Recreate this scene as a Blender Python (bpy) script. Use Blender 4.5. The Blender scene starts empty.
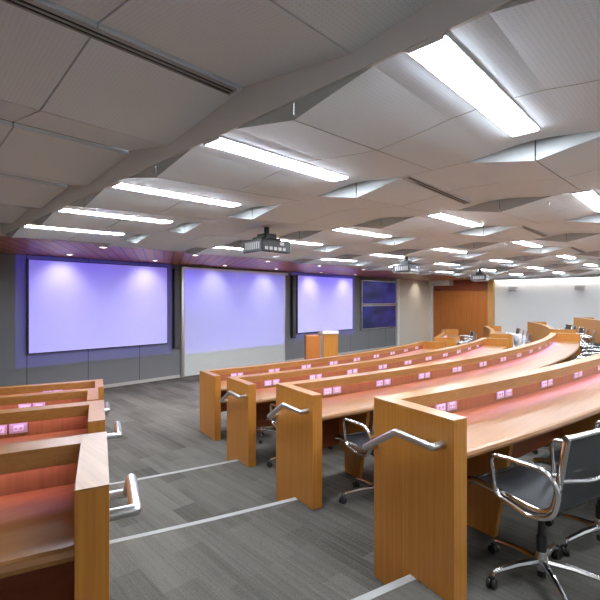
import bpy, bmesh, math, random
from mathutils import Vector, Matrix
random.seed(7)
S = bpy.context.scene
COL = S.collection
sin, cos, pi = math.sin, math.cos, math.pi
rad = math.radians

# ------------------------------------------------------------------ layout
CX, CY = 7.29, 22.76                  # centre of the concentric rows
ROW_R = {1: 17.20, 2: 18.724, 3: 20.248, 4: 21.772}   # radius of the desk fronts
RISE = 0.18
NOS = {2: .305, 3: .345, 4: .315}
NOSL = {2: .255, 3: .255, 4: .275}      # how far the aisle steps sit behind the desk fronts
TIER = {1: 0.0, 2: 0.145, 3: 0.325, 4: 0.50}
DESK_H = 0.95
WT = DESK_H - 0.192                  # worktop height
EYE = 2.06
CEIL = EYE + 0.97
X0, PX = 1.484, 1.50                  # first ceiling column, column pitch
Y0, PY, SKEW = 0.80, 1.405, 0.05      # first light row, row pitch, drift per column
XL, XR, YB, YF = -4.0, 20.0, -3.6, 10.4
PHI_R = {1: 11.82, 2: 12.48, 3: 12.93, 4: 13.33}    # right side of the aisle
PHI_L = {1: 16.5, 2: 17.0, 3: 17.15, 4: 17.4}     # left side of the aisle

# ------------------------------------------------------------------ helpers
def tag(o, label=None, cat=None, group=None, kind=None):
    if label: o['label'] = label
    if cat: o['category'] = cat
    if group: o['group'] = group
    if kind: o['kind'] = kind
    return o

def empty(name, loc, rz=0.0):
    o = bpy.data.objects.new(name, None)
    o.empty_display_size = 0.1
    COL.objects.link(o)
    o.location = loc
    o.rotation_euler = (0, 0, rz)
    return o

class MB:
    def __init__(s):
        s.v, s.f = [], []
    def face(s, pts):
        n = len(s.v); s.v += [Vector(p) for p in pts]; s.f.append(list(range(n, n + len(pts))))
    def add(s, vs, fs):
        n = len(s.v); s.v += [Vector(p) for p in vs]; s.f += [[i + n for i in f] for f in fs]
    def box(s, a, b, m=None):
        x0, y0, z0 = a; x1, y1, z1 = b
        vs = [(x0,y0,z0),(x1,y0,z0),(x1,y1,z0),(x0,y1,z0),(x0,y0,z1),(x1,y0,z1),(x1,y1,z1),(x0,y1,z1)]
        if m is not None: vs = [m @ Vector(v) for v in vs]
        s.add(vs, [(3,2,1,0),(4,5,6,7),(0,1,5,4),(1,2,6,5),(2,3,7,6),(3,0,4,7)])
        return s
    def prism(s, poly, fn, n=1):
        """poly: list of 2D points; fn(p, k) -> 3D for station k = 0..n"""
        m = len(poly); base = len(s.v)
        for k in range(n + 1):
            s.v += [Vector(fn(p, k)) for p in poly]
        for k in range(n):
            for i in range(m):
                j = (i + 1) % m
                s.f.append([base + k*m + i, base + k*m + j, base + (k+1)*m + j, base + (k+1)*m + i])
        s.f.append([base + i for i in range(m)][::-1])
        s.f.append([base + n*m + i for i in range(m)])
        return s
    def tube(s, pts, r, n=10, caps=True, flat=None):
        pts = [Vector(p) for p in pts]; base = len(s.v); m = len(pts)
        up = None
        rs = r if isinstance(r, (list, tuple)) else [r] * m
        for k, p in enumerate(pts):
            if k == 0: d = pts[1] - p
            elif k == m - 1: d = p - pts[k-1]
            else: d = (pts[k+1] - p).normalized() + (p - pts[k-1]).normalized()
            if d.length < 1e-9: d = Vector((0,0,1))
            d.normalize()
            if up is None:
                up = Vector((0,0,1)) if abs(d.z) < 0.9 else Vector((1,0,0))
            a = (up - d * up.dot(d))
            if a.length < 1e-6: a = d.orthogonal()
            a.normalize(); b = d.cross(a); up = a
            for i in range(n):
                t = 2*pi*i/n
                fa, fb = (1, 1) if flat is None else flat
                s.v.append(p + a*cos(t)*rs[k]*fa + b*sin(t)*rs[k]*fb)
        for k in range(m - 1):
            for i in range(n):
                j = (i+1) % n
                s.f.append([base+k*n+i, base+k*n+j, base+(k+1)*n+j, base+(k+1)*n+i])
        if caps:
            s.f.append([base+i for i in range(n)][::-1]); s.f.append([base+(m-1)*n+i for i in range(n)])
        return s
    def lathe(s, prof, n=16, c=(0,0,0), m=None):
        base = len(s.v); c = Vector(c)
        for r, z in prof:
            for i in range(n):
                t = 2*pi*i/n
                p = Vector((r*cos(t), r*sin(t), z))
                if m is not None: p = m @ p
                s.v.append(p + c)
        for k in range(len(prof)-1):
            for i in range(n):
                j = (i+1) % n
                s.f.append([base+k*n+i, base+k*n+j, base+(k+1)*n+j, base+(k+1)*n+i])
        s.f.append([base+i for i in range(n)][::-1]); s.f.append([base+(len(prof)-1)*n+i for i in range(n)])
        return s
    def sheet(s, grid, th):
        """grid[i][j] -> points, thickened downwards by th"""
        a, b = len(grid), len(grid[0]); base = len(s.v)
        for dz in (0, -th):
            for row in grid:
                s.v += [Vector(p) + Vector((0,0,dz)) for p in row]
        id_ = lambda l, i, j: base + l*a*b + i*b + j
        for i in range(a-1):
            for j in range(b-1):
                s.f.append([id_(0,i,j), id_(0,i+1,j), id_(0,i+1,j+1), id_(0,i,j+1)])
                s.f.append([id_(1,i,j), id_(1,i,j+1), id_(1,i+1,j+1), id_(1,i+1,j)])
        for i in range(a-1):
            s.f.append([id_(0,i,0), id_(1,i,0), id_(1,i+1,0), id_(0,i+1,0)])
            s.f.append([id_(0,i,b-1), id_(0,i+1,b-1), id_(1,i+1,b-1), id_(1,i,b-1)])
        for j in range(b-1):
            s.f.append([id_(0,0,j), id_(0,0,j+1), id_(1,0,j+1), id_(1,0,j)])
            s.f.append([id_(0,a-1,j), id_(1,a-1,j), id_(1,a-1,j+1), id_(0,a-1,j+1)])
        return s
    def build(s, name, mat, parent=None, world=True, bevel=0.0, smooth=False, loc=None, rz=0.0):
        me = bpy.data.meshes.new(name)
        off = Vector((0,0,0))
        if parent is not None and world: off = Vector(parent['_org']) if '_org' in parent else Vector(parent.location)
        me.from_pydata([tuple(v - off) for v in s.v], [], s.f)
        bm = bmesh.new(); bm.from_mesh(me)
        bmesh.ops.remove_doubles(bm, verts=bm.verts, dist=1e-5)
        bmesh.ops.recalc_face_normals(bm, faces=bm.faces)
        bm.to_mesh(me); bm.free()
        me.materials.append(mat)
        if smooth:
            for p in me.polygons: p.use_smooth = True
        o = bpy.data.objects.new(name, me); COL.objects.link(o)
        if parent is not None: o.parent = parent
        if loc is not None: o.location = loc
        if rz: o.rotation_euler.z = rz
        if bevel > 0:
            md = o.modifiers.new('bevel', 'BEVEL'); md.width = bevel; md.segments = 2; md.limit_method = 'ANGLE'
            md.angle_limit = rad(40)
        if smooth:
            try:
                me.set_sharp_from_angle(angle=rad(40))
            except Exception: pass
        return o

def link_copy(o, parent):
    c = o.copy(); COL.objects.link(c); c.parent = parent
    return c
def copy_tree(o, parent=None):
    c = o.copy(); COL.objects.link(c); c.parent = parent
    for ch in list(o.children): copy_tree(ch, c)
    return c

def round_path(pts, r, n=6):
    pts = [Vector(p) for p in pts]; out = [pts[0]]
    for i in range(1, len(pts)-1):
        p, a, b = pts[i], pts[i-1], pts[i+1]
        da, db = (a-p), (b-p)
        k = min(r, da.length*0.49, db.length*0.49)
        q0, q1 = p + da.normalized()*k, p + db.normalized()*k
        for j in range(n+1):
            t = j/n
            out.append(q0*(1-t)**2 + p*2*t*(1-t) + q1*t*t)
    out.append(pts[-1]); return out

# polar helpers -- phi in degrees, positive to the left
def pol(R, phi, z=0.0, t=0.0):
    p = rad(phi)
    return Vector((CX - R*sin(p) + t*cos(p), CY - R*cos(p) - t*sin(p), z))

# ------------------------------------------------------------------ materials
def mat_new(name):
    m = bpy.data.materials.new(name); m.use_nodes = True
    nt = m.node_tree; b = nt.nodes['Principled BSDF']
    return m, nt, b
def simple(name, col, rough=0.5, metal=0.0, spec=0.5, emit=None, es=0.0, coat=0.0):
    m, nt, b = mat_new(name)
    b.inputs['Base Color'].default_value = (*col, 1)
    b.inputs['Roughness'].default_value = rough
    b.inputs['Metallic'].default_value = metal
    b.inputs['Specular IOR Level'].default_value = spec
    if coat: b.inputs['Coat Weight'].default_value = coat; b.inputs['Coat Roughness'].default_value = 0.15
    # faint procedural wear so that no surface is a dead flat colour
    n = nt.nodes.new('ShaderNodeTexNoise'); n.inputs['Scale'].default_value = 9.0; n.inputs['Detail'].default_value = 4
    tc = nt.nodes.new('ShaderNodeTexCoord'); nt.links.new(tc.outputs['Object'], n.inputs['Vector'])
    mr = nt.nodes.new('ShaderNodeMapRange'); mr.inputs['To Min'].default_value = max(0, rough-0.04); mr.inputs['To Max'].default_value = min(1, rough+0.04)
    nt.links.new(n.outputs['Fac'], mr.inputs['Value']); nt.links.new(mr.outputs['Result'], b.inputs['Roughness'])
    if emit:
        b.inputs['Emission Color'].default_value = (*emit, 1); b.inputs['Emission Strength'].default_value = es
    return m

def wood(name, dark, light, scale, rough=0.35, spec=0.5, rot=0.0):
    m, nt, b = mat_new(name); L = nt.links.new; N = nt.nodes.new
    tc = N('ShaderNodeTexCoord'); mp = N('ShaderNodeMapping'); mp.inputs['Scale'].default_value = scale
    mp.inputs['Rotation'].default_value = (0, 0, rot)
    L(tc.outputs['Object'], mp.inputs['Vector'])
    n1 = N('ShaderNodeTexNoise'); n1.inputs['Scale'].default_value = 1.0; n1.inputs['Detail'].default_value = 6; n1.inputs['Roughness'].default_value = 0.65
    L(mp.outputs['Vector'], n1.inputs['Vector'])
    cr = N('ShaderNodeValToRGB'); cr.color_ramp.elements[0].position = 0.3; cr.color_ramp.elements[1].position = 0.72
    cr.color_ramp.elements[0].color = (*dark, 1); cr.color_ramp.elements[1].color = (*light, 1)
    L(n1.outputs['Fac'], cr.inputs['Fac']); L(cr.outputs['Color'], b.inputs['Base Color'])
    b.inputs['Roughness'].default_value = rough; b.inputs['Specular IOR Level'].default_value = spec
    bp = N('ShaderNodeBump'); bp.inputs['Strength'].default_value = 0.04; bp.inputs['Distance'].default_value = 0.002
    L(n1.outputs['Fac'], bp.inputs['Height']); L(bp.outputs['Normal'], b.inputs['Normal'])
    return m

WD, WL = (0.38, 0.145, 0.022), (0.52, 0.222, 0.036)
M = {}
M['wood_v'] = wood('cherry_veneer_upright', WD, WL, (55, 55, 1.2), 0.38)
M['wood_h'] = wood('cherry_veneer_along', (0.30,0.125,0.030), (0.42,0.190,0.050), (2.0, 60, 60), 0.3, 0.6)
M['wood_r'] = wood('cherry_veneer_across', (0.30,0.125,0.030), (0.42,0.190,0.050), (60, 2.0, 60), 0.3, 0.6)
M['wood_top'] = wood('cherry_worktop', (0.25,0.098,0.021), (0.34,0.150,0.036), (2.0, 60, 60), 0.30, 0.9)
_b = M['wood_top'].node_tree.nodes['Principled BSDF']
_b.inputs['Specular IOR Level'].default_value = 0.4; _b.inputs['Roughness'].default_value = 0.45
_b.inputs['Coat Weight'].default_value = 0.7; _b.inputs['Coat Roughness'].default_value = 0.40; _b.inputs['Coat IOR'].default_value = 1.55
for _n in ('wood_r', 'wood_h'):
    _b = M[_n].node_tree.nodes['Principled BSDF']
    _b.inputs['Specular IOR Level'].default_value = 0.7; _b.inputs['Roughness'].default_value = 0.33
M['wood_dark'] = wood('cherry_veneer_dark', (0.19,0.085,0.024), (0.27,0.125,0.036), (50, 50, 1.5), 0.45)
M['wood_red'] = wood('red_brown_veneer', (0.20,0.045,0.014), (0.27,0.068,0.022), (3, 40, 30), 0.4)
M['wood_wall'] = wood('wall_veneer', (0.36,0.115,0.020), (0.48,0.165,0.032), (25, 25, 0.8), 0.4)
M['wood_edge_lit'] = wood('painted_lit_wood_edge', (0.48,0.25,0.08), (0.58,0.32,0.11), (40, 40, 1.2), 0.4)  # paler colour stands for light on the projecting edge of the panelling
M['metal'] = simple('brushed_steel', (0.62,0.62,0.63), 0.3, 1.0)
M['alu'] = simple('polished_aluminium', (0.75,0.75,0.76), 0.17, 1.0)
M['black'] = simple('black_plastic', (0.012,0.012,0.013), 0.42)
M['black_metal'] = simple('black_metal', (0.02,0.02,0.022), 0.4)
M['dark_grey'] = simple('dark_grey_plastic', (0.06,0.06,0.065), 0.4)
M['white'] = simple('white_plastic', (0.72,0.71,0.74), 0.35)
M['plate'] = simple('outlet_plate', (0.46,0.43,0.50), 0.35, 0.3)
M['outlet_insert'] = simple('outlet_insert', (0.35,0.33,0.38), 0.3)
M['socket_hole'] = simple('outlet_socket', (0.05,0.045,0.05), 0.4)
M['nosing'] = simple('step_nosing', (0.34,0.34,0.33), 0.6)
M['base'] = simple('baseboard', (0.42,0.40,0.37), 0.6)
M['whitewall'] = simple('white_wall_paint', (0.64,0.64,0.63), 0.8)
M['creamwall'] = simple('cream_wall_panel', (0.60,0.55,0.47), 0.7)
M['trimwhite'] = simple('white_trim', (0.70,0.69,0.66), 0.5)
M['screen'] = simple('projection_screen', (0.70,0.69,0.71), 0.75, spec=0.2)
M['screen_frame'] = simple('screen_frame', (0.03,0.03,0.035), 0.5)
M['glass_board'] = simple('glass_marker_board', (0.56,0.59,0.565), 0.22, coat=0.3)
M['grey_paint'] = simple('grey_paint', (0.14,0.14,0.145), 0.6)
M['light'] = simple('light_diffuser', (0.9,0.9,0.9), 0.5, emit=(0.905,0.985,1.075), es=54.0)
M['cove'] = simple('cove_diffuser', (0.9,0.9,0.9), 0.5, emit=(1.0,0.985,0.96), es=8.5)
M['spot_lens'] = simple('downlight_lens', (0.9,0.9,0.9), 0.4, emit=(1.0,0.95,0.95), es=9.0)
M['led'] = simple('pink_led_strip', (0.9,0.8,0.85), 0.5, emit=(0.95,0.50,1.0), es=10.5)
M['plenum'] = simple('plenum_black', (0.05,0.05,0.05), 0.9)
M['slot'] = simple('vent_slot', (0.015,0.015,0.016), 0.6)
M['grille'] = simple('vent_frame', (0.5,0.49,0.49), 0.5)
M['lens_glass'] = simple('projector_lens', (0.05,0.05,0.09), 0.05, emit=(0.25,0.22,1.0), es=2.0)
M['proj_body'] = simple('projector_shell', (0.05,0.05,0.055), 0.35)

def m_mesh():
    m, nt, b = mat_new('black_mesh_fabric'); L = nt.links.new; N = nt.nodes.new
    tc = N('ShaderNodeTexCoord'); w = N('ShaderNodeTexChecker'); w.inputs['Scale'].default_value = 260
    L(tc.outputs['Object'], w.inputs['Vector'])
    w.inputs['Color1'].default_value = (0.018,0.018,0.021,1); w.inputs['Color2'].default_value = (0.04,0.041,0.046,1)
    L(w.outputs['Color'], b.inputs['Base Color']); b.inputs['Roughness'].default_value = 0.5
    return m
M['mesh'] = m_mesh()

def m_carpet():
    m, nt, b = mat_new('grey_plank_carpet'); L = nt.links.new; N = nt.nodes.new
    tc = N('ShaderNodeTexCoord'); mp = N('ShaderNodeMapping'); mp.inputs['Rotation'].default_value = (0, 0, rad(-87.5))
    L(tc.outputs['Object'], mp.inputs['Vector'])
    br = N('ShaderNodeTexBrick'); br.offset = 0.37; br.inputs['Scale'].default_value = 1.0
    br.inputs['Brick Width'].default_value = 0.92; br.inputs['Row Height'].default_value = 0.23
    br.inputs['Mortar Size'].default_value = 0.0; br.inputs['Mortar Smooth'].default_value = 0
    br.inputs['Color1'].default_value = (0,0,0,1); br.inputs['Color2'].default_value = (1,1,1,1)
    L(mp.outputs['Vector'], br.inputs['Vector'])
    b2 = N('ShaderNodeTexBrick'); b2.offset = 0.61; b2.inputs['Scale'].default_value = 1.0
    b2.inputs['Brick Width'].default_value = 0.92; b2.inputs['Row Height'].default_value = 0.0767
    b2.inputs['Mortar Size'].default_value = 0.003; b2.inputs['Mortar Smooth'].default_value = 0.2
    b2.inputs['Color1'].default_value = (0,0,0,1); b2.inputs['Color2'].default_value = (1,1,1,1); b2.inputs['Mortar'].default_value = (1,1,1,1)
    L(mp.outputs['Vector'], b2.inputs['Vector'])
    # streaks along the planks
    m2 = N('ShaderNodeMapping'); m2.inputs['Scale'].default_value = (1.1, 30, 1); L(mp.outputs['Vector'], m2.inputs['Vector'])
    n = N('ShaderNodeTexNoise'); n.inputs['Scale'].default_value = 1.0; n.inputs['Detail'].default_value = 3
    L(m2.outputs['Vector'], n.inputs['Vector'])
    m3 = N('ShaderNodeMapping'); m3.inputs['Scale'].default_value = (1.0, 90, 1); L(mp.outputs['Vector'], m3.inputs['Vector'])
    n3 = N('ShaderNodeTexNoise'); n3.inputs['Scale'].default_value = 1.0; n3.inputs['Detail'].default_value = 2
    L(m3.outputs['Vector'], n3.inputs['Vector'])
    fz = N('ShaderNodeTexNoise'); fz.inputs['Scale'].default_value = 110; fz.inputs['Detail'].default_value = 3
    L(tc.outputs['Object'], fz.inputs['Vector'])
    big = N('ShaderNodeTexNoise'); big.inputs['Scale'].default_value = 1.1; big.inputs['Detail'].default_value = 2
    L(tc.outputs['Object'], big.inputs['Vector'])
    def math_(op, a, bb):
        x = N('ShaderNodeMath'); x.operation = op
        for i, q in enumerate((a, bb)):
            if isinstance(q, (int, float)): x.inputs[i].default_value = q
            else: L(q, x.inputs[i])
        return x.outputs[0]
    v = math_('MULTIPLY', br.outputs['Color'], 0.36)
    v = math_('ADD', v, math_('MULTIPLY', b2.outputs['Color'], 0.16))
    v = math_('ADD', v, math_('MULTIPLY', n.outputs['Fac'], 0.45))
    v = math_('ADD', v, math_('MULTIPLY', n3.outputs['Fac'], 0.35))
    v = math_('ADD', v, math_('MULTIPLY', fz.outputs['Fac'], 0.70))
    v = math_('ADD', v, math_('MULTIPLY', big.outputs['Fac'], 0.35))
    mr = N('ShaderNodeMapRange'); mr.inputs['From Min'].default_value = 0.80; mr.inputs['From Max'].default_value = 1.62
    L(v, mr.inputs['Value'])
    cr = N('ShaderNodeValToRGB')
    cr.color_ramp.elements[0].color = (0.060,0.0568,0.050,1); cr.color_ramp.elements[1].color = (0.166,0.157,0.140,1)
    L(mr.outputs['Result'], cr.inputs['Fac']); L(cr.outputs['Color'], b.inputs['Base Color'])
    b.inputs['Roughness'].default_value = 0.95; b.inputs['Specular IOR Level'].default_value = 0.1
    bp = N('ShaderNodeBump'); bp.inputs['Strength'].default_value = 0.25; bp.inputs['Distance'].default_value = 0.004
    L(fz.outputs['Fac'], bp.inputs['Height']); L(bp.outputs['Normal'], b.inputs['Normal'])
    return m
M['carpet'] = m_carpet()

def m_perf(name, col, dot):
    m, nt, b = mat_new(name); L = nt.links.new; N = nt.nodes.new
    tc = N('ShaderNodeTexCoord'); mp = N('ShaderNodeMapping'); mp.inputs['Scale'].default_value = (50, 50, 50)
    L(tc.outputs['Object'], mp.inputs['Vector'])
    fr = N('ShaderNodeVectorMath'); fr.operation = 'FRACTION'; L(mp.outputs['Vector'], fr.inputs[0])
    sp = N('ShaderNodeSeparateXYZ'); L(fr.outputs[0], sp.inputs[0])
    cb = N('ShaderNodeCombineXYZ'); L(sp.outputs[0], cb.inputs[0]); L(sp.outputs[1], cb.inputs[1]); cb.inputs[2].default_value = 0.5
    ds = N('ShaderNodeVectorMath'); ds.operation = 'DISTANCE'; L(cb.outputs[0], ds.inputs[0]); ds.inputs[1].default_value = (0.5,0.5,0.5)
    lt = N('ShaderNodeMath'); lt.operation = 'LESS_THAN'; lt.inputs[1].default_value = 0.26; L(ds.outputs['Value'], lt.inputs[0])
    mx = N('ShaderNodeMix'); mx.data_type = 'RGBA'
    mx.inputs[6].default_value = (*col, 1); mx.inputs[7].default_value = (*dot, 1)
    L(lt.outputs[0], mx.inputs[0]); L(mx.outputs[2], b.inputs['Base Color'])
    b.inputs['Roughness'].default_value = 0.65; b.inputs['Specular IOR Level'].default_value = 0.3
    return m
M['ceil'] = m_perf('perforated_ceiling', (0.81,0.895,0.97), (0.745,0.825,0.90))
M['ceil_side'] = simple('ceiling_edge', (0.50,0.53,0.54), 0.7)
M['fascia'] = simple('fascia_paint', (0.70,0.69,0.69), 0.6)

def m_wallfab():
    m, nt, b = mat_new('grey_fabric_panels'); L = nt.links.new; N = nt.nodes.new
    tc = N('ShaderNodeTexCoord'); sp = N('ShaderNodeSeparateXYZ'); L(tc.outputs['Object'], sp.inputs[0])
    mu = N('ShaderNodeMath'); mu.operation = 'MULTIPLY'; mu.inputs[1].default_value = 1/1.22; L(sp.outputs[0], mu.inputs[0])
    fr = N('ShaderNodeMath'); fr.operation = 'FRACT'; L(mu.outputs[0], fr.inputs[0])
    lt = N('ShaderNodeMath'); lt.operation = 'LESS_THAN'; lt.inputs[1].default_value = 0.012; L(fr.outputs[0], lt.inputs[0])
    n = N('ShaderNodeTexNoise'); n.inputs['Scale'].default_value = 120; L(tc.outputs['Object'], n.inputs['Vector'])
    cr = N('ShaderNodeValToRGB'); cr.color_ramp.elements[0].color = (0.14,0.142,0.15,1); cr.color_ramp.elements[1].color = (0.20,0.202,0.21,1)
    L(n.outputs['Fac'], cr.inputs['Fac'])
    mx = N('ShaderNodeMix'); mx.data_type = 'RGBA'; mx.inputs[7].default_value = (0.04,0.04,0.045,1)
    L(lt.outputs[0], mx.inputs[0]); L(cr.outputs['Color'], mx.inputs[6]); L(mx.outputs[2], b.inputs['Base Color'])
    b.inputs['Roughness'].default_value = 0.85
    return m
M['wallfab'] = m_wallfab()

def m_slats():
    m, nt, b = mat_new('slatted_red_wood'); L = nt.links.new; N = nt.nodes.new
    tc = N('ShaderNodeTexCoord'); mp = N('ShaderNodeMapping'); mp.inputs['Rotation'].default_value = (0,0,rad(28))
    L(tc.outputs['Object'], mp.inputs['Vector'])
    sp = N('ShaderNodeSeparateXYZ'); L(mp.outputs['Vector'], sp.inputs[0])
    mu = N('ShaderNodeMath'); mu.operation = 'MULTIPLY'; mu.inputs[1].default_value = 1/0.19; L(sp.outputs[0], mu.inputs[0])
    fr = N('ShaderNodeMath'); fr.operation = 'FRACT'; L(mu.outputs[0], fr.inputs[0])
    lt = N('ShaderNodeMath'); lt.operation = 'LESS_THAN'; lt.inputs[1].default_value = 0.13; L(fr.outputs[0], lt.inputs[0])
    m2 = N('ShaderNodeMapping'); m2.inputs['Scale'].default_value = (30, 2, 1); L(mp.outputs['Vector'], m2.inputs['Vector'])
    n = N('ShaderNodeTexNoise'); n.inputs['Scale'].default_value = 1.0; n.inputs['Detail'].default_value = 4; L(m2.outputs['Vector'], n.inputs['Vector'])
    cr = N('ShaderNodeValToRGB'); cr.color_ramp.elements[0].color = (0.42,0.12,0.045,1); cr.color_ramp.elements[1].color = (0.56,0.18,0.075,1)
    L(n.outputs['Fac'], cr.inputs['Fac'])
    mx = N('ShaderNodeMix'); mx.data_type = 'RGBA'; mx.inputs[7].default_value = (0.05,0.014,0.01,1)
    L(lt.outputs[0], mx.inputs[0]); L(cr.outputs['Color'], mx.inputs[6]); L(mx.outputs[2], b.inputs['Base Color'])
    b.inputs['Roughness'].default_value = 0.38
    return m
M['slats'] = m_slats()

def m_display():
    m, nt, b = mat_new('dark_blue_display'); L = nt.links.new; N = nt.nodes.new
    tc = N('ShaderNodeTexCoord'); n = N('ShaderNodeTexNoise'); n.inputs['Scale'].default_value = 0.9; n.inputs['Detail'].default_value = 2
    mp = N('ShaderNodeMapping'); mp.inputs['Scale'].default_value = (1, 1, 2.2); L(tc.outputs['Object'], mp.inputs['Vector'])
    L(mp.outputs['Vector'], n.inputs['Vector'])
    cr = N('ShaderNodeValToRGB'); cr.color_ramp.elements[0].position = 0.4; cr.color_ramp.elements[1].position = 0.65
    cr.color_ramp.elements[0].color = (0.006,0.008,0.05,1); cr.color_ramp.elements[1].color = (0.02,0.022,0.16,1)
    L(n.outputs['Fac'], cr.inputs['Fac'])
    b.inputs['Base Color'].default_value = (0.008,0.008,0.02,1); b.inputs['Roughness'].default_value = 0.25; b.inputs['Specular IOR Level'].default_value = 0.3
    L(cr.outputs['Color'], b.inputs['Emission Color']); b.inputs['Emission Strength'].default_value = 1.0
    return m
M['display'] = m_display()

# ------------------------------------------------------------------ room shell
def struct(mb, name, mat, **k):
    o = mb.build(name, mat, **k); o['kind'] = 'structure'; return o

# floor: stage level plus three tiers
fl = MB(); fl.box((XL, YB, -0.15), (XR, YF, 0.0))
floor = None
def edge_y(R, x):
    return CY - math.sqrt(R*R - (x-CX)**2)
def tier_poly(n):
    R = ROW_R[n]
    pts = []
    bl = CX - (R+.3)*sin(rad(PHI_L[n])) - .05; br = CX - (R+.3)*sin(rad(PHI_R[n])) + .045
    brk = [(XL, .12), (bl, .12), (bl+.001, NOSL[n]), (br, NOS[n]), (br+.001, .12),
           (2*CX-br-.001, .12), (2*CX-br, NOS[n]), (2*CX-bl, NOSL[n]), (2*CX-bl+.001, .12), (XR, .12)]
    for (xa, oa), (xb, ob) in zip(brk[:-1], brk[1:]):
        k = max(1, int((xb-xa)/0.12))
        for i in range(k):
            x = xa + (xb-xa)*i/k
            pts.append((x, edge_y(R + oa + (ob-oa)*i/k, x)))
    pts.append((XR, edge_y(R+.12, XR)))
    return pts
for n in (2, 3, 4):
    pts = tier_poly(n); z = TIER[n]
    for (xa, ya), (xb, yb) in zip(pts[:-1], pts[1:]):
        fl.face([(xa, ya, z), (xa, YB, z), (xb, YB, z), (xb, yb, z)])
        fl.face([(xa, ya, z), (xb, yb, z), (xb, yb, z-.2), (xa, ya, z-.2)])
me_floor = bpy.data.meshes.new('floor')
me_floor.from_pydata([tuple(v) for v in fl.v], [], fl.f); me_floor.materials.append(M['carpet'])
bmf = bmesh.new(); bmf.from_mesh(me_floor); bmesh.ops.remove_doubles(bmf, verts=bmf.verts, dist=1e-5)
for fc in bmf.faces:
    fc.normal_update()
    if fc.normal.z < -0.5 and fc.calc_center_median().z > -0.05: fc.normal_flip()
bmf.to_mesh(me_floor); bmf.free()
floor = bpy.data.objects.new('floor', me_floor); COL.objects.link(floor); floor['kind'] = 'structure'

# step nosings across the two aisles
tn = 1
for n in (2, 3, 4):
    for side in (1, -1):
        R = ROW_R[n]
        a, b_ = PHI_R[n] - .10, PHI_L[n] + .10
        if n == 4 and side == -1: pass
        mb = MB(); k = 12
        mb.prism([(-.004, -.028), (-.004, .004), (.045, .004), (.045, -.001), (0.001, -.001), (0.001, -.028)],
                 lambda p, i: pol(R + NOS[n] + (NOSL[n]-NOS[n])*i/k + p[0], side*(a + (b_-a)*i/k), TIER[n] + p[1]), k)
        struct(mb, 'trim_%d' % tn, M['nosing']); tn += 1

struct(MB().box((XL-.2, YF, -.15), (XR+.2, YF+.2, 3.5)), 'wall_front', M['wallfab'])
struct(MB().box((XR, YB, -.15), (XR+.2, YF, 3.5)), 'wall_right', M['whitewall'])
struct(MB().box((XL-.2, YB, -.15), (XL, YF, 3.5)), 'wall_left', M['whitewall'])
struct(MB().box((XL-.2, YB-.2, -.15), (XR+.2, YB, 3.5)), 'wall_back', M['whitewall'])
struct(MB().box((XL, YF-.018, 0), (6.0, YF, .075)).box((9.9, YF-.018, 0), (16.7, YF, .075)), 'baseboard_front', M['base'])
struct(MB().box((XR-.018, YB, .54), (XR, 1.6, .64)), 'baseboard_right', M['base'])
# cream panel and white posts at the right end of the front wall
struct(MB().box((16.85, YF-.05, 0), (19.72, YF, 3.02)), 'trim_%d' % tn, M['creamwall']); tn += 1
struct(MB().box((16.66, YF-.09, 0), (16.85, YF, 3.02)), 'trim_%d' % tn, M['trimwhite']); tn += 1
struct(MB().box((19.72, YF-.12, 0), (19.93, YF, 3.02)), 'trim_%d' % tn, M['trimwhite']); tn += 1
# wood panelling on the right wall
wp = MB()
wp.box((XR-.09, 7.62, 0), (XR, YF-.13, 2.52))
struct(wp, 'trim_%d' % tn, M['wood_wall']); tn += 1
struct(MB().box((XR-.09, 7.62, 2.535), (XR, YF-.13, 3.02)), 'trim_%d' % tn, M['wood_red']); tn += 1  # darker red veneer paints in the unlit top above the downlight's scallop
struct(MB().box((XR-.13, 7.36, 0), (XR, 7.62, 3.02)), 'trim_%d' % tn, M['wood_edge_lit']); tn += 1  # edge strip with its lit look put into the colour
struct(MB().box((XR-.55, 9.25, 2.78), (XR-.10, YF-.13, 3.02)), 'trim_%d' % tn, M['trimwhite']); tn += 1

# slatted soffit along the screens
struct(MB().box((XL, 7.62, 3.02), (XR, YF, 3.10)), 'trim_%d' % tn, M['slats']); tn += 1
struct(MB().box((XL, 7.58, 3.015), (XR, 7.62, 3.30)), 'trim_%d' % tn, M['fascia']); tn += 1

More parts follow.
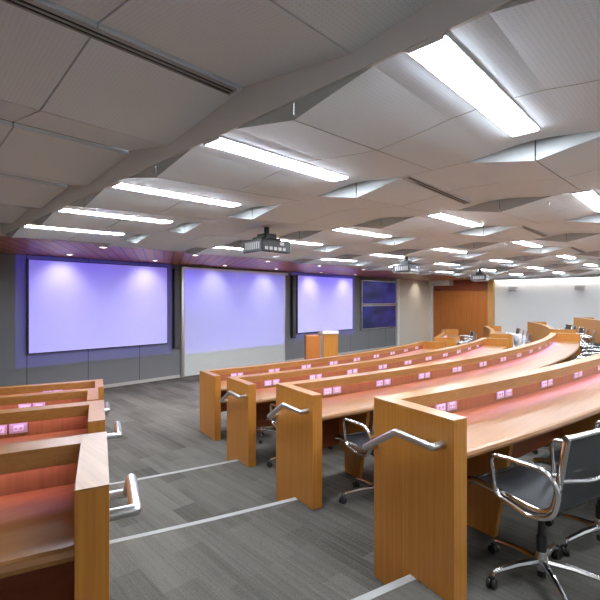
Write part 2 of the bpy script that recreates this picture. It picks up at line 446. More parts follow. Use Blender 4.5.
# folded panel ceiling ------------------------------------------------------
DROP, BUMP, HW = 0.088, 0.040, 0.33
def wrap(t): return (t + .5) % 1.0 - .5
def ceil_z(i, x, y):
    u = min(1, max(0, (x - (X0 + PX*i)) / PX))
    t = (y - Y0 - SKEW*(x - X0)/PX) / PY
    tc_ = wrap(t - .5) if i % 2 == 0 else wrap(t)
    tb = wrap(t) if i % 2 == 0 else wrap(t - .5)
    a = max(0, 1 - abs(tc_)/HW); b = max(0, 1 - abs(tb)/HW); b = b*b*(3-2*b)
    return CEIL - DROP*(1-u)*a + BUMP*u*b
cl = MB(); sk = MB()
GAP = 0.004
for i in range(0, 13):
    xa, xb = X0 + PX*i, min(X0 + PX*(i+1), XR)
    for j in range(-4, 7):
        # one panel runs from crease to crease, cut once across its middle
        tlo = (j + .5 if i % 2 == 0 else j)
        for h in (0, 1):
            x_0 = xa + (xb-xa)*.5*h + GAP; x_1 = xa + (xb-xa)*.5*(h+1) - GAP
            NU, NT = 5, 25
            def yat(t, x): return Y0 + PY*t + SKEW*(x-X0)/PX
            if yat(tlo, x_0) > 7.58 or yat(tlo+1, x_0) < YB: continue
            grid = []
            for a in range(NU+1):
                x = x_0 + (x_1-x_0)*a/NU; row = []
                for b in range(NT):
                    t = tlo + b/(NT-1)
                    y = yat(t, x); y += GAP if b == 0 else (-GAP if b == NT-1 else 0)
                    y = min(7.58, max(YB, y)); row.append((x, y, ceil_z(i, x, y)))
                grid.append(row)
            for a in range(NU):
                for b in range(NT-1):
                    cl.face([grid[a][b], grid[a+1][b], grid[a+1][b+1], grid[a][b+1]])
            def side(pp):
                for p, q in zip(pp[:-1], pp[1:]):
                    sk.face([p, q, (q[0], q[1], max(q[2]+.03, CEIL+.10 if pp is grid[0] and h == 0 else q[2]+.03)),
                             (p[0], p[1], max(p[2]+.03, CEIL+.10 if pp is grid[0] and h == 0 else p[2]+.03))])
            side(grid[0]); side(grid[-1]); side([g[0] for g in grid]); side([g[-1] for g in grid])
ceil = struct(cl, 'ceiling', M['ceil'])
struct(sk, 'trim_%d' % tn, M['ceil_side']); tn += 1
struct(MB().box((XL, YB, 3.33), (XR, 7.62, 3.36)), 'trim_%d' % tn, M['plenum']); tn += 1

# raised ceiling over the left aisle
segs = []
_pk = [-2.35, -.95, .40, 1.88, 3.32, 4.74, 6.16, 7.58]
_vl = [-3.0, -1.55, -.2, 1.14, 2.72, 4.20, 5.62, 7.02]
_prev = (-3.6, 3.15)
for _v, _p in zip(_vl, _pk):
    segs.append((_prev, (_v, 3.118))); segs.append(((_v, 3.118), (_p, 3.228))); _prev = (_p, 3.217 if _p == 1.88 else 3.198)
def prof(y):
    for (a, za), (b, zb) in segs:
        if a <= y <= b:
            return za + (zb-za)*(y-a)/(b-a)
    return segs[-1][1][1]
al = MB(); XA = -.35
for (a, za), (b, zb) in segs:
    for xa, xb in ((XA, .70), (.708, X0-.002)):
        g = GAP
        al.prism([(a+g, za), (b-g, zb), (b-g, zb+.03), (a+g, za+.03)], lambda p, k: ((xa if k == 0 else xb), p[0], p[1]), 1)
struct(al, 'trim_%d' % tn, M['ceil']); tn += 1
struct(MB().box((XL, YB, CEIL), (XA-.01, 7.58, CEIL+.03)), 'trim_%d' % tn, M['ceil']); tn += 1
struct(MB().box((XA-.01, YB, CEIL), (XA, 7.58, 3.3)), 'trim_%d' % tn, M['fascia']); tn += 1
# fascia between the raised aisle ceiling and the seating ceiling: its top follows the wave
fa = MB(); NF = 90
def wave(y):
    # soft wave that the aisle panels meet
    return max(prof(min(7.57, max(-3.59, y+d))) for d in (-.1, 0, .1))
for k in range(NF):
    ya, yb = YB + (7.58-YB)*k/NF, YB + (7.58-YB)*(k+1)/NF
    fa.face([(X0-.012, ya, CEIL), (X0-.012, yb, CEIL), (X0-.012, yb, wave(yb)+.01), (X0-.012, ya, wave(ya)+.01)])
    fa.face([(X0-.012, ya, CEIL), (X0-.012, yb, CEIL), (X0+.004, yb, CEIL), (X0+.004, ya, CEIL)])
    fa.face([(X0+.002, ya, CEIL), (X0+.002, yb, CEIL), (X0+.002, yb, wave(yb)+.01), (X0+.002, ya, wave(ya)+.01)])
struct(fa, 'trim_%d' % tn, M['fascia']); tn += 1

# ------------------------------------------------------------------ ceiling lights
ORD = ['first','second','third','fourth','fifth','sixth','seventh','eighth','ninth','tenth','eleventh','twelfth','thirteenth','fourteenth','fifteenth']
LW, LL = 0.14, 1.27
def make_light():
    root = empty('ceiling_light', (0,0,0))
    fr = MB()
    fr.box((-.012, -LW/2-.012, -.004), (LL+.012, -LW/2, .03)).box((-.012, LW/2, -.004), (LL+.012, LW/2+.012, .03))
    fr.box((-.012, -LW/2, -.011), (0, LW/2, .03)).box((LL, -LW/2, -.011), (LL+.012, LW/2, .03))
    fr.build('frame', M['white'], root)
    MB().box((0, -LW/2, -.010), (LL, LW/2, .02)).build('diffuser', M['light'], root)
    return root
proto_light = make_light()
first = True
skew_a = math.atan(SKEW/PX)
ROWNAME = {4: 'nearest the slatted wood soffit', 3: 'second from the wood soffit', 2: 'third from the wood soffit', 1: 'fourth from the wood soffit', 0: 'closest overhead', -1: 'behind the viewer', -2: 'added unseen at the back of the room'}
for j in range(-2, 5):
    for c in range(0, 6):
        i = 2*c
        if (j == -1 and c > 4) or (j == -2 and c not in (1, 2, 3)): continue  # back row: three unseen lamps added to brighten the floor behind the chairs
        xs = X0 + PX*i + (.0 if c else .01)
        y = Y0 + PY*j + SKEW*i
        o = proto_light if first else copy_tree(proto_light); first = False
        z0, z1 = ceil_z(i, xs+.02, y), ceil_z(i, xs+LL, y + SKEW*LL/PX)
        o.location = (xs, y, z0 - .004)
        o.rotation_euler = (0, -math.atan2(z1-z0, LL), skew_a)
        lab = 'linear ceiling light, %s from left, row %s' % (ORD[c - 1] if j == -2 else ORD[c], ROWNAME[j])
        tag(o, lab, 'ceiling light', 'linear ceiling lights over the seating')

# slot air vents
def slot_vent(x, y, z, L, rz, ry, label):
    r = empty('ceiling_vent', (x, y, z), rz); r.rotation_euler = (0, ry, rz)
    mb = MB()
    for yy in (-.034, -.003, .028): mb.box((0, yy, -.006), (L, yy+.006, .02))
    mb.box((-.010, -.034, -.006), (0, .034, .02)).box((L, -.034, -.006), (L+.010, .034, .02))
    mb.build('frame', M['grille'], r, world=False)
    MB().box((0, -.028, .0), (L, .028, .02)).build('slot', M['slot'], r, world=False)
    tag(r, label, 'air vent', 'slot air vents in the ceiling'); return r
slot_vent(.10, 1.93, 3.207, 1.33, 0, 0, 'twin slot air vent in the raised ceiling over the aisle')
for q, i in enumerate((1, 3, 5, 7)):
    xs = X0 + PX*i; y = Y0 + PY*.5 + PY*.18 + SKEW*i
    slot_vent(xs+.03, Y0 + PY*.665 + SKEW*i, CEIL, 1.22, skew_a, 0,
              ['nearest slot air vent in the seating ceiling, right of the overhead light', 'second nearest slot air vent in the seating ceiling',
               'third nearest slot air vent in the seating ceiling', 'farthest slot air vent in the seating ceiling'][q])
# sprinklers
for q, (x, y, lab) in enumerate([(4.70, 1.22, 'small white sprinkler head at the end of the nearest folded ceiling seam'), (4.50, 2.70, 'small white sprinkler head left of the light second along its row'),
                (7.70, 2.78, 'small white sprinkler head farther back between two ceiling lights'), (10.75, 4.30, 'farthest small white sprinkler head near the right projector'),
                (2.62, .42, 'small white sprinkler head at the top edge right of the overhead light')]):
    i = int((x-X0)/PX); z = ceil_z(i, x, y)
    r = empty('sprinkler_head', (x, y, z))
    MB().lathe([(.022, .004), (.022, -.004), (.008, -.006), (.006, -.016)], 14).build('escutcheon', M['white'], r, world=False, smooth=True)
    MB().lathe([(.003, -.016), (.003, -.024), (.012, -.025), (.012, -.027)], 12).build('deflector', M['metal'], r, world=False)
    tag(r, lab, 'sprinkler', 'ceiling sprinkler heads')

# ------------------------------------------------------------------ desks
def arc(mb, R, pa, pb, poly, n=None):
    n = n or max(2, int(abs(pb-pa)/0.75))
    return mb.prism(poly, lambda p, k: pol(R+p[0], pa + (pb-pa)*k/n, p[1]), n)

def end_panel_poly(row, z, nos=None):
    lo = 0 if row == 1 else TIER[row-1] - TIER[row]
    if row == 1:
        return [(0, z), (.615, z), (.615, z+DESK_H), (0, z+DESK_H)]
    q = (nos or NOS)[row]-.006
    return [(0, z+lo+.001), (q, z+lo+.001), (q, z+.003), (.615, z+.003), (.615, z+DESK_H), (0, z+DESK_H)]

# outlet prototypes (built once, then copied)
def outlet_proto(kind):
    p = MB(); p.box((-.054, -.010, -.036), (.054, 0, .036))
    o = p.build('power_outlet' if kind == 0 else 'data_outlet', M['plate'], None, bevel=.003)
    ins = MB()
    if kind == 0:
        ins.box((-.040, -.0125, -.022), (.040, -.008, .022))
        i1 = ins.build('socket_plate', M['white'], o, world=False)
        sk_ = MB()
        for cx in (-.018, .018):
            sk_.box((cx-.007, -.014, -.004), (cx-.003, -.0122, .008)).box((cx+.003, -.014, -.004), (cx+.007, -.0122, .008)).box((cx-.002, -.014, -.012), (cx+.002, -.0122, -.007))
        sk_.build('socket_slots', M['socket_hole'], o, world=False)
    else:
        ins.box((-.030, -.0125, -.020), (.030, -.008, .020)); ins.build('jack_plate', M['white'], o, world=False, bevel=.002)
        sk_ = MB()
        for cx in (-.015, .015):
            sk_.box((cx-.009, -.014, -.010), (cx+.009, -.0122, .006))
        sk_.build('jack', M['plate'], o, world=False)
    return o
OP = [outlet_proto(0), outlet_proto(1)]
used_proto = [False, False]

def rail(mb, row, phi, sgn):
    """handrail on an aisle end panel; sgn -1 = sticks out to the left of the panel, +1 to the right"""
    R = ROW_R[row]; z = TIER[row] + (.028 if sgn > 0 else 0); o = .085*sgn
    P = lambda rho, h, t: pol(R+rho, phi, z+h, t + (-.058*rho if sgn > 0 else (-.024*rho if row == 4 else 0)))
    pts = [P(.545, .81, 0), P(.545, .81, o), P(.285, .82, o), P(.015, .655, o), P(.015, .655, 0)]
    mb.tube(round_path(pts, .008, 3), .0205, 12)

def make_desk(row, pa, pb, label, left_rail=None, right_rail=None, th=(.09, .09), outlets=True, group=None, seats=None, skew=(0, 0), lift=0.0):
    """pa = angle of the outer face of the left end panel, pb = of the right end panel (degrees, left positive)"""
    R = ROW_R[row]; z = TIER[row] + lift
    c = pol(R+.3, (pa+pb)/2, z)
    root = empty('lecture_desk', c); root['_org'] = tuple(c)
    tl = math.degrees(th[0]/(R+.3)); tr = math.degrees(th[1]/(R+.3))
    ia, ib = pa - tl, pb + tr
    B = lambda mb, nm, m, **k: mb.build(nm, m, root, **k)
    for (ph, t0, t1, sk) in ((pa, 0, th[0], skew[0]), (pb, -th[1], 0, skew[1])):
        mb = MB(); poly = [(q, zz - (lift if zz < z+.1 else 0)) for q, zz in end_panel_poly(row, z, NOSL if abs(abs(ph)-PHI_L[row]) < .01 else NOS)]
        poly2 = [(r_, min(zz, z+DESK_H-.006)) for r_, zz in poly]
        mb.prism(poly2, lambda p, k: pol(R+p[0], ph, p[1], (t0, t1)[k] + sk*p[0]), 1)
        B(mb, 'end_panel', M['wood_v'], bevel=.002)
        mb = MB(); mb.prism([(0, z+DESK_H-.006), (.615, z+DESK_H-.006), (.615, z+DESK_H), (0, z+DESK_H)],
                            lambda p, k: pol(R+p[0], ph, p[1], (t0, t1)[k] + sk*p[0]), 1)
        B(mb, 'end_panel_cap', M['wood_r'])
    # front modesty panel
    mb = MB(); arc(mb, R, ia, ib, [(0.002, z+.255), (.030, z+.255), (.030, z+DESK_H-.02), (0.002, z+DESK_H-.02)]); B(mb, 'modesty_panel', M['wood_v'])
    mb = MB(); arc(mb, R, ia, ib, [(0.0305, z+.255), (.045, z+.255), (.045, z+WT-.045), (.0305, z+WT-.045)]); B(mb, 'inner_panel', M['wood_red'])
    # raised top rail
    mb = MB(); arc(mb, R, ia, ib, [(0, z+DESK_H-.055), (.112, z+DESK_H-.055), (.112, z+DESK_H-.080), (.125, z+DESK_H-.080), (.125, z+DESK_H), (0, z+DESK_H)]); B(mb, 'top_rail', M['wood_h'], bevel=.0015)
    # lit back panel of the recess
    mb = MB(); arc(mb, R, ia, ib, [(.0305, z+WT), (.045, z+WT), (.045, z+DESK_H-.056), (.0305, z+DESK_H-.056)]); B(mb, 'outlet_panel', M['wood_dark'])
    # led strip tucked under the rail
    mb = MB(); arc(mb, R, ia-.15, ib+.15, [(.078, z+DESK_H-.061), (.108, z+DESK_H-.061), (.108, z+DESK_H-.0555), (.078, z+DESK_H-.0555)]); B(mb, 'light_strip', M['led'])
    # worktop with a rounded front lip
    mb = MB(); arc(mb, R, ia, ib, [(.031, z+WT-.035), (.545, z+WT-.035), (.552, z+WT-.047), (.572, z+WT-.047), (.588, z+WT-.039), (.592, z+WT-.023), (.586, z+WT-.007), (.57, z+WT), (.031, z+WT)])
    B(mb, 'worktop', M['wood_top'])
    # gussets
    span = (ia-ib); ln = rad(span)*(R+.3); ng = max(1, round((ln-1.5)/1.7)+1)
    for k in range(ng):
        ph = ia - math.degrees(.66/(R+.3)) - (span - math.degrees(1.32/(R+.3)))*(k/(ng-1) if ng > 1 else .5)
        mb = MB(); mb.prism([(.130, z-lift+.0015), (.345, z-lift+.0015), (.47, z+WT-.035), (.046, z+WT-.035), (.046, z+.20), (.13, z+.20)], lambda p, q: pol(R+p[0], ph, p[1], (-.02, .02)[q]), 1)
        B(mb, 'support_bracket', M['wood_v'])
    if left_rail:
        mb = MB(); rail(mb, row, pa, -1); o = B(mb, 'handrail', M['metal'], smooth=True)
    if right_rail:
        mb = MB(); rail(mb, row, pb, +1); o = B(mb, 'handrail', M['metal'], smooth=True)
    tag(root, label, 'desk', group)
    if outlets:
        for ph in seats:
            for kind, dt in ((0, -.061), (1, .061)):
                src = OP[kind]
                if used_proto[kind]: o = copy_tree(src)
                else: o = src; used_proto[kind] = True
                p = pol(R+.045, ph, z+WT+.062, dt) - c
                o.parent = root; o.location = p; o.rotation_euler = (0, 0, -rad(ph))
    del root['_org']
    return root

def seats_for(row, pa, pb, off=.64, pitch=.75):
    R = ROW_R[row]+.3
    out = []; p = pa - math.degrees(off/R)
    while p > pb + math.degrees(.45/R):
        out.append(p); p -= math.degrees(pitch/R)
    return out
RN = {1: 'front', 2: 'second', 3: 'third', 4: 'nearest fourth'}
SEATS = {}
for row in (1, 2, 3, 4):
    pR, pL = PHI_R[row], PHI_L[row]
    s = seats_for(row, pR, -pR); SEATS['c', row] = s
    lab = {1: 'lowest curved cherry desk, front row closest to the screens, right of the aisle', 2: 'curved cherry desk in the second row, right of the aisle',
           3: 'curved cherry desk in the third row, right of the aisle', 4: 'nearest curved cherry desk with tall end panel, right of the aisle'}[row]
    make_desk(row, pR, -pR, lab, left_rail=row > 1, th=(.105 if row == 4 else .097, .09), skew=(-.024 if row == 4 else 0, 0), seats=s, group='curved desks of the middle block')
    s = seats_for(row, 30, pL, off=.5); 
    s = [pL + math.degrees((.62+.75*k)/(ROW_R[row]+.3)) for k in range(5)]
    lab = {1: 'farthest cherry desk left of the aisle, front row', 2: 'second cherry desk from the front, left of the aisle',
           3: 'third cherry desk from the front, left of the aisle', 4: 'nearest cherry desk at lower left of the aisle'}[row]
    make_desk(row, 27.0, pL, lab, right_rail=row > 1, th=(.1, .1), skew=(0, -.058), lift=.02 if row > 1 else 0, seats=s, group='desks left of the aisle')
    s = [-pL - math.degrees((.62+.75*k)/(ROW_R[row]+.3)) for k in range(5)]; SEATS['r', row] = s
    lab = {1: 'small far cherry desk beside the wood panelled wall, front row beyond the right aisle', 2: 'far cherry desk beyond the right aisle, second row',
           3: 'far cherry desk beyond the right aisle, third row, in front of white wall', 4: 'far tall cherry desk at right edge against the white wall'}[row]
    make_desk(row, -pL, -30.0, lab, th=(.1, .1), seats=s, group='far desks beyond the right aisle')

# ------------------------------------------------------------------ chairs
def make_chair():
    root = empty('swivel_chair', (0,0,0))
    B = lambda mb, nm, m, **k: mb.build(nm, m, root, world=False, **k)
    # side profile of the sling (y forward, z)
    prof_ = [(.305, .497), (.265, .517), (.12, .512), (0, .500), (-.10, .492), (-.165, .500), (-.205, .532), (-.222, .60), (-.238, .70), (-.255, .80), (-.270, .885), (-.273, .90)]
    W = .225
    def strip(pp, name):
        grid = []
        for k in range(9):
            x = -W + 2*W*k/8
            sag = (1-(x/W)**2)
            grid.append([(x, y, zz - .018*sag*(1 if zz < .525 else 0.2)) for y, zz in pp])
        mb = MB(); mb.sheet(grid, .006); return B(mb, name, M['mesh'], smooth=True)
    strip(prof_[:7], 'seat'); strip(prof_[6:], 'backrest')
    for s in (-1, 1):
        mb = MB()
        mb.tube(round_path([(s*W, y, z) for y, z in prof_], .03, 2), .0125, 8, flat=(1.5, .8))
        B(mb, 'side_rail', M['alu'], smooth=True)
        mb = MB(); x = s*(W+.035)
        loop = [(s*W, .105, .512), (x, .09, .507), (x+s*.012, .118, .72), (x+s*.012, -.20, .735), (x, -.258, .65), (x, -.228, .51), (x, -.11, .465), (x, .065, .497), (x, .093, .52)]
        mb.tube(round_path(loop, .055, 5), .0125, 10)
        mb.tube([(x, -.256, .65), (s*W, -.236, .65)], .010, 8)
        B(mb, 'armrest', M['alu'], smooth=True)
    mb = MB(); mb.tube([(-W, .303, .497), (W, .303, .497)], .011, 10); B(mb, 'front_tube', M['black_metal'], smooth=True)
    mb = MB(); mb.tube([(-W-.012, -.273, .902), (W+.012, -.273, .902)], .014, 12); B(mb, 'top_tube', M['alu'], smooth=True)
    mb = MB()
    mb.tube(round_path([(-W, -.07, .492), (0, -.03, .425), (W, -.07, .492)], .08, 5), .013, 8)
    mb.tube(round_path([(-W, .06, .504), (0, .03, .425), (W, .06, .504)], .08, 5), .013, 8)
    mb.tube(round_path([(-W, -.243, .69), (0, -.295, .67), (W, -.243, .69)], .1, 5), .010, 8)
    B(mb, 'stretcher', M['alu'], smooth=True)
    mb = MB(); mb.box((-.05, -.09, .395), (.05, .10, .435)); B(mb, 'tilt_mechanism', M['black'], bevel=.008)
    mb = MB(); mb.tube(round_path([(.05, .03, .41), (.17, .06, .41), (.21, .06, .40)], .02, 3), .006, 8); mb.tube([(.20,.06,.402),(.245,.06,.392)], .011, 8)
    B(mb, 'lever', M['black'], smooth=True)
    mb = MB(); mb.lathe([(.017, .20), (.017, .40)], 14); mb.lathe([(.026, .17), (.026, .26)], 14); B(mb, 'gas_column', M['black_metal'], smooth=True)
    mb = MB(); mb.lathe([(.034, .075), (.036, .10), (.034, .15), (.028, .175)], 18); B(mb, 'hub', M['alu'], smooth=True)
    mb = MB(); mb.lathe([(.022, .035), (.022, .080)], 14); B(mb, 'column_foot', M['black'], smooth=True)
    for k in range(5):
        a = 2*pi*k/5 + rad(90)
        d = Vector((cos(a), sin(a), 0)); p = Vector((-sin(a), cos(a), 0))
        mb = MB()
        pts = [d*.025 + Vector((0,0,.118)), d*.15 + Vector((0,0,.112)), d*.27 + Vector((0,0,.092)), d*.288 + Vector((0,0,.086)), d*.292 + Vector((0,0,.066))]
        mb.tube(pts, [.021, .018, .014, .0135, .012], 8)
        B(mb, 'base_arm', M['alu'], smooth=True)
        mb = MB()
        cpos = d*.305 + Vector((0,0,.0275))
        tw = rad(40*k)
        ax = Vector((cos(a+tw), sin(a+tw), 0)).cross(Vector((0,0,1)))
        rot = ax.to_track_quat('Z', 'Y').to_matrix()
        for sgn in (-1, 1):
            mb.lathe([(.012, -.008), (.0255, -.010), (.0275, -.004), (.0275, .004), (.0255, .010), (.012, .008)], 16, cpos + ax*.013*sgn, rot)
        mb.box((cpos.x-.012, cpos.y-.012, .030), (cpos.x+.012, cpos.y+.012, .062))
        B(mb, 'caster', M['black'], smooth=True)
    return root
chair0 = make_chair(); chair_used = False
KEEP = None
def chair_key(sec, row, k): return '%s%d_%d' % (sec, row, k)
NM = {1: 'front', 2: 'second', 3: 'third', 4: 'nearest'}
rnd = random.Random(3)
for sec in ('c', 'r'):
    for row in (4, 3, 2, 1):
        ss = SEATS[sec, row]; n = len(ss)
        for k, ph in enumerate(ss):
            jr, jt, jrho = rnd.uniform(-12, 12), rnd.uniform(-.04, .04), rnd.uniform(-.03, .05)
            if KEEP is not None and chair_key(sec, row, k) not in KEEP: continue
            o = chair0 if not chair_used else copy_tree(chair0); chair_used = True
            if sec == 'c' and row in (2, 3) and k == 0: jt, jr = (-.16 if row == 2 else -.09), -6
            rho = .80; jrho = max(jrho, .01)
            if sec == 'c' and row == 3 and k == 0: jrho = -.02
            if sec == 'c' and row == 4 and k == 0: jr, jt, jrho = -6, -.09, -.05
            if sec == 'c' and row == 4 and k == 1: jr, jt, jrho = 2, -.18, -.02
            o.location = pol(ROW_R[row]+rho+jrho, ph, TIER[row]+.001, jt)
            o.rotation_euler = (0, 0, -rad(ph)+rad(jr))
            if sec == 'c':
                if k <= n//2: lab = 'black mesh swivel chair, %s from the aisle end of the %s curved desk row' % (ORD[k], NM[row])
                else: lab = 'black mesh swivel chair, %s from the far right end of the %s curved desk row' % (ORD[n-1-k], NM[row])
            else:
                lab = 'small far black swivel chair beyond the right aisle, %s along the %s row' % (ORD[k], {1:'front',2:'second',3:'third',4:'topmost'}[row])
            tag(o, lab, 'chair', 'black mesh swivel chairs at the desks')
    
# ------------------------------------------------------------------ front wall equipment
def screen(xc, w, z0, z1, label):
    r = empty('projection_screen', (xc, YF, z0))
    d = .10
    MB().box((xc-w/2, YF-d, z0), (xc+w/2, YF-d+.012, z1)).build('screen_surface', M['screen'], r)
    mb = MB(); f = .018
    for a, b in (((xc-w/2-f, YF-d-.004, z0-f), (xc-w/2, YF-d+.04, z1+f)), ((xc+w/2, YF-d-.004, z0-f), (xc+w/2+f, YF-d+.04, z1+f)),
                 ((xc-w/2, YF-d-.004, z0-f), (xc+w/2, YF-d+.04, z0)), ((xc-w/2, YF-d-.004, z1), (xc+w/2, YF-d+.04, z1+f))): mb.box(a, b)
    mb.build('frame', M['screen_frame'], r)
    MB().box((xc-w/2+.3, YF-d+.04, z0+.2), (xc-w/2+.4, YF-.0005, z1-.2)).box((xc+w/2-.4, YF-d+.04, z0+.2), (xc+w/2-.3, YF-.0005, z1-.2)).build('wall_bracket', M['screen_frame'], r)
    tag(r, label, 'screen', 'projection screens on the front wall')
screen(4.02, 3.12, .96, 2.91, 'leftmost wide projection screen glowing lavender on the grey wall')
screen(11.90, 3.02, .96, 2.91, 'right projection screen glowing lavender behind the lectern')

r = empty('marker_board', (7.95, YF, 0))
MB().box((6.10, YF-.07, .02), (9.80, YF-.045, 2.90)).build('glass_panel', M['glass_board'], r)
MB().box((6.02, YF-.09, 2.90), (9.95, YF-.002, 2.965)).build('top_track', M['metal'], r)
MB().box((6.02, YF-.065, 0.001), (6.10, YF-.002, 2.90)).build('side_frame', M['metal'], r)
MB().box((9.80, YF-.065, 0.001), (9.84, YF-.002, 2.90)).build('side_frame', M['metal'], r)
MB().box((6.10, YF-.045, .02), (9.80, YF-.002, 2.90)).build('backing', M['grey_paint'], r)
tag(r, 'tall glass marker board between the two screens, lilac above and pale below', 'marker board')

def column_speaker(x, z0, z1, label):
    r = empty('column_speaker', (x, YF, z0))
    MB().box((x-.075, YF-.16, z0), (x+.075, YF-.05, z1)).build('cabinet', M['black'], r, bevel=.01)
    MB().box((x-.062, YF-.167, z0+.03), (x+.062, YF-.16, z1-.03)).build('grille', M['dark_grey'], r)
    MB().box((x-.03, YF-.05, z0+.3), (x+.03, YF-.0005, z0+.4)).box((x-.03, YF-.05, z1-.4), (x+.03, YF-.0005, z1-.3)).build('bracket', M['black_metal'], r)
    tag(r, label, 'loudspeaker', 'column loudspeakers beside the screens')
column_speaker(5.83, .80, 2.90, 'slim black column loudspeaker between left screen and marker board')
column_speaker(10.17, .80, 2.90, 'slim black column loudspeaker between marker board and right screen')

r = empty('wall_display', (15.3, YF, .9))
xa, xb = 14.02, 16.55
for za, zb in ((.90, 1.86), (1.90, 2.88)):
    MB().box((xa+.03, YF-.09, za+.03), (xb-.03, YF-.075, zb-.03)).build('display_panel', M['display'], r)
    mb = MB()
    mb.box((xa, YF-.10, za), (xa+.03, YF-.03, zb)).box((xb-.03, YF-.10, za), (xb, YF-.03, zb)).box((xa+.03, YF-.10, za), (xb-.03, YF-.03, za+.03)).box((xa+.03, YF-.10, zb-.03), (xb-.03, YF-.03, zb))
    mb.build('bezel', M['metal'], r)
    MB().box((xa+.3, YF-.075, za+.1), (xb-.3, YF-.0005, zb-.1)).build('mount', M['black_metal'], r)
tag(r, 'dark blue wall display of two stacked panels right of the screens', 'display')

# lectern in front of the right screen
lx, ly = 9.60, 8.55
r = empty('lectern', (lx, ly, 0))
Rm = Matrix.Translation((lx, ly, 0)) @ Matrix.Rotation(rad(-40), 4, 'Z')
MB().box((-.47, -.28, .001), (-.06, .28, 1.03), Rm).build('side_cabinet', M['wood_wall'], r, bevel=.004)
MB().box((-.055, -.26, .001), (.02, .26, 1.09), Rm).build('metal_post', M['metal'], r)
MB().box((.025, -.30, .001), (.46, .30, 1.09), Rm).build('pedestal', M['wood_v'], r, bevel=.004)
mb = MB(); mb.prism([(-.33, 1.091), (.33, 1.091), (.33, 1.19), (-.33, 1.13)], lambda p, k: Rm @ Vector(((.0, .47)[k], -p[0], p[1])), 1)
mb.build('reading_top', M['trimwhite'], r)
tag(r, 'cherry lectern with pale reading top in front of the right screen', 'lectern')

# projectors --------------------------------------------------------------
def projector(x, y, label, target):
    i = int((x-X0)/PX); zc = ceil_z(i, x, y)
    rz = math.atan2(-(target[0]-x), target[1]-y)
    r = empty('projector', (x, y, zc)); r.rotation_euler.z = rz
    B = lambda mb, nm, m, **k: mb.build(nm, m, r, world=False, **k)
    zt = -.30
    mb = MB(); mb.lathe([(.07, .012), (.07, -.012), (.03, -.016)], 18); B(mb, 'ceiling_plate', M['white'], smooth=True)
    mb = MB(); mb.lathe([(.035, -.016), (.035, -.13)], 14); B(mb, 'drop_tube', M['black_metal'], smooth=True)
    mb = MB(); mb.box((-.09, -.09, -.17), (.09, .09, -.11)); mb.box((-.16, -.10, -.205), (-.13, .10, -.165)); mb.box((.13, -.10, -.205), (.16, .10, -.165)); mb.box((-.16,-.03,-.175),(.16,.03,-.160))
    B(mb, 'mount_bracket', M['black_metal'])
    mb = MB(); mb.box((-.25, -.21, -.37), (.25, .21, -.20)); B(mb, 'body', M['proj_body'], bevel=.02)
    mb = MB(); mb.box((-.235, -.195, -.378), (.235, .195, -.3705)); B(mb, 'bottom_cover', M['white'], bevel=.003)
    # rear ports and side vents
    mb = MB()
    for k in range(5):
        mb.box((-.20+.075*k, -.214, -.34), (-.15+.075*k, -.2102, -.30))
    mb.box((.05, -.214, -.27), (.12, -.2102, -.23))
    B(mb, 'port_panel', M['white'])
    for sx in (-1, 1):
        mb = MB()
        for k in range(7):
            mb.box((sx*.252-.0015, -.16+.045*k, -.33), (sx*.252+.0015, -.135+.045*k, -.24))
        B(mb, 'side_vents', M['grille'])
    mb = MB(); mb.lathe([(.06, 0), (.06, .05), (.052, .06)], 18, (0.06, .2105, -.285), Matrix.Rotation(rad(-90), 3, 'X')); B(mb, 'lens_barrel', M['black'], smooth=True)
    mb = MB(); mb.lathe([(.045, 0), (.04, .004)], 18, (0.06, .2715, -.285), Matrix.Rotation(rad(-90), 3, 'X')); B(mb, 'lens', M['lens_glass'], smooth=True)
    # cable down from the ceiling
    tag(r, label, 'projector', 'ceiling projectors')
    return r
PJ = [(3.80, 4.35, 4.02, 'nearest black ceiling projector facing the left screen'), (8.35, 4.95, 7.95, 'middle black ceiling projector facing the marker board'), (12.85, 5.15, 11.9, 'farthest black ceiling projector facing the right screen')]
for x, y, tx, lab in PJ: projector(x, y, lab, (tx, YF))

# the projected blue image: a spot lamp at each lens with a rectangular picture
def proj_lamp(x, y, x0, x1, z0, z1, power, yt):
    zl = CEIL - .285; yl = y + .34
    l = bpy.data.lights.new('projector_beam', 'SPOT'); l.energy = power; l.color = (0.13, 0.10, 1.0)
    l.spot_size = rad(75); l.spot_blend = 0; l.shadow_soft_size = .01
    o = bpy.data.objects.new('projector_beam', l); COL.objects.link(o); o.location = (x, yl, zl)
    o.rotation_euler = (rad(90), 0, 0)      # -Z looks along +Y, local X = world X, local Y = world Z
    l.use_nodes = True; nt = l.node_tree; L = nt.links.new; N = nt.nodes.new
    em = nt.nodes['Emission']
    tc = N('ShaderNodeTexCoord'); sp = N('ShaderNodeSeparateXYZ'); L(tc.outputs['Normal'], sp.inputs[0])
    def ma(op, a, b):
        n = N('ShaderNodeMath'); n.operation = op
        for i, q in enumerate((a, b)):
            if isinstance(q, (int, float)): n.inputs[i].default_value = q
            else: L(q, n.inputs[i])
        return n.outputs[0]
    az = ma('ABSOLUTE', sp.outputs[2], 0.0)
    u = ma('DIVIDE', sp.outputs[0], az); v = ma('DIVIDE', sp.outputs[1], az)
    D = yt - yl
    u0, u1 = (x0-x)/D, (x1-x)/D; v0, v1 = (z0-zl)/D, (z1-zl)/D
    m = ma('MULTIPLY', ma('MULTIPLY', ma('GREATER_THAN', u, u0), ma('LESS_THAN', u, u1)), ma('MULTIPLY', ma('GREATER_THAN', v, v0), ma('LESS_THAN', v, v1)))
    L(m, em.inputs['Strength'])
PBP = 1000
proj_lamp(3.80, 4.35, 2.24, 5.76, .66, 3.01, PBP, YF)
proj_lamp(8.35, 4.95, 6.11, 9.79, .62, 2.90, PBP, YF-.07)
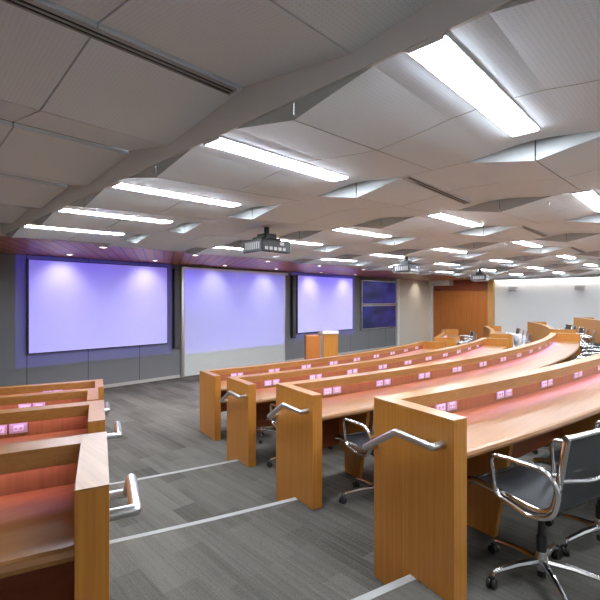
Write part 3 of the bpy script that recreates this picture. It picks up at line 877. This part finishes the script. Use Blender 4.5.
proj_lamp(12.85, 5.15, 10.15, 13.65, .72, 3.01, PBP, YF)

# soffit downlights washing the screens
for xc, nm in ((4.02, 'left screen'), (7.95, 'marker board'), (11.9, 'right screen'), (18.3, 'cream wall panel')):
    for s in ((-1, 1) if xc < 18 else (0,)):
        for y, row in ((9.75, 'rear'), (7.98, 'front')):
            x = xc + s*.95
            r = empty('soffit_downlight', (x, y, 3.02))
            MB().lathe([(.075, 0), (.075, -.006), (.058, -.008), (.055, 0)], 20).build('trim_ring', M['white'], r, world=False, smooth=True)
            MB().lathe([(.054, -.001), (.054, -.003)], 20).build('lens', M['spot_lens'], r, world=False)
            tag(r, '%ssmall recessed downlight at the %s edge of the wood soffit, by the %s' % ({-1: 'left ', 1: 'right ', 0: ''}[s], row, nm), 'downlight', 'soffit downlights')
            l = bpy.data.lights.new('downlight_beam', 'SPOT')
            l.color = (1.0, .93, .98) if xc < 18 else (1, .9, .75)
            l.spot_blend = 1.0; l.shadow_soft_size = .05
            if row == 'rear':
                l.energy = 26 if xc < 18 else 30; l.spot_size = rad(95); d = Vector((0, .62, -.78))
            else:
                l.energy = 260 if xc < 18 else 110; l.spot_size = rad(120); d = Vector((0, -.10, -1)) if xc < 18 else Vector((.6, .2, -1))
            o = bpy.data.objects.new('downlight_beam', l); COL.objects.link(o); o.location = (x, y, 3.0)
            o.rotation_euler = d.to_track_quat('-Z', 'Y').to_euler()

# cove light along the white wall
r = empty('cove_light', (XR-.12, 2.0, 2.985))
MB().box((XR-.20, YB+.1, 2.935), (XR-.06, 7.3, 2.945)).build('diffuser', M['cove'], r)
MB().box((XR-.22, YB+.1, 2.945), (XR-.04, 7.3, 2.98)).build('housing', M['white'], r)
tag(r, 'long cove light washing the top of the white right wall', 'light')

r = empty('cove_light', (XL+.12, 2.0, 2.985))  # unseen cove added on the left wall to lift the ceiling's brightness
MB().box((XL+.06, YB+.1, 2.935), (XL+.20, 7.3, 2.945)).build('diffuser', M['cove'], r)
MB().box((XL+.04, YB+.1, 2.945), (XL+.22, 7.3, 2.98)).build('housing', M['white'], r)
tag(r, 'long unseen cove light added on the left wall to brighten the ceiling', 'light')
r = empty('cove_light', (8, YB+.12, 2.985))  # another added cove, out of view behind the camera, brightening the ceiling
MB().box((XL+.3, YB+.06, 2.935), (XR-.3, YB+.20, 2.945)).build('diffuser', M['cove'], r)
MB().box((XL+.3, YB+.04, 2.945), (XR-.3, YB+.22, 2.98)).build('housing', M['white'], r)
tag(r, 'long unseen cove light added on the back wall to brighten the ceiling', 'light')
# wall speakers on the white wall
for y, lab in ((6.55, 'small grey wall speaker high on white wall beside the wood panelling'), (4.05, 'small grey wall speaker high on white wall at the right edge')):
    r = empty('wall_speaker', (XR, y, 2.55))
    MB().box((XR-.16, y-.17, 2.49), (XR-.02, y+.17, 2.66)).build('cabinet', M['base'], r, bevel=.01)
    MB().box((XR-.167, y-.15, 2.505), (XR-.1605, y+.15, 2.645)).build('grille', M['grille'], r)
    MB().box((XR-.02, y-.04, 2.54), (XR-.0005, y+.04, 2.62)).build('bracket', M['black_metal'], r)
    tag(r, lab, 'speaker', 'speakers on the white wall')

# ------------------------------------------------------------------ camera / world
cam = bpy.data.cameras.new('camera'); co = bpy.data.objects.new('camera', cam); COL.objects.link(co)
cam.sensor_width = 36; cam.lens = 432/600*36; cam.clip_start = .02
cam.shift_y = 0.5/600
co.location = (0, 0, EYE); co.rotation_euler = (rad(90), 0, -rad(45.54))
S.camera = co
w = bpy.data.worlds.new('world'); S.world = w; w.use_nodes = True
w.node_tree.nodes['Background'].inputs['Color'].default_value = (.02,.02,.02,1)
S.view_settings.view_transform = 'Standard'; S.view_settings.look = 'None'; S.view_settings.gamma = 1.0
S.view_settings.use_curve_mapping = False
S.view_settings.exposure = 0.2
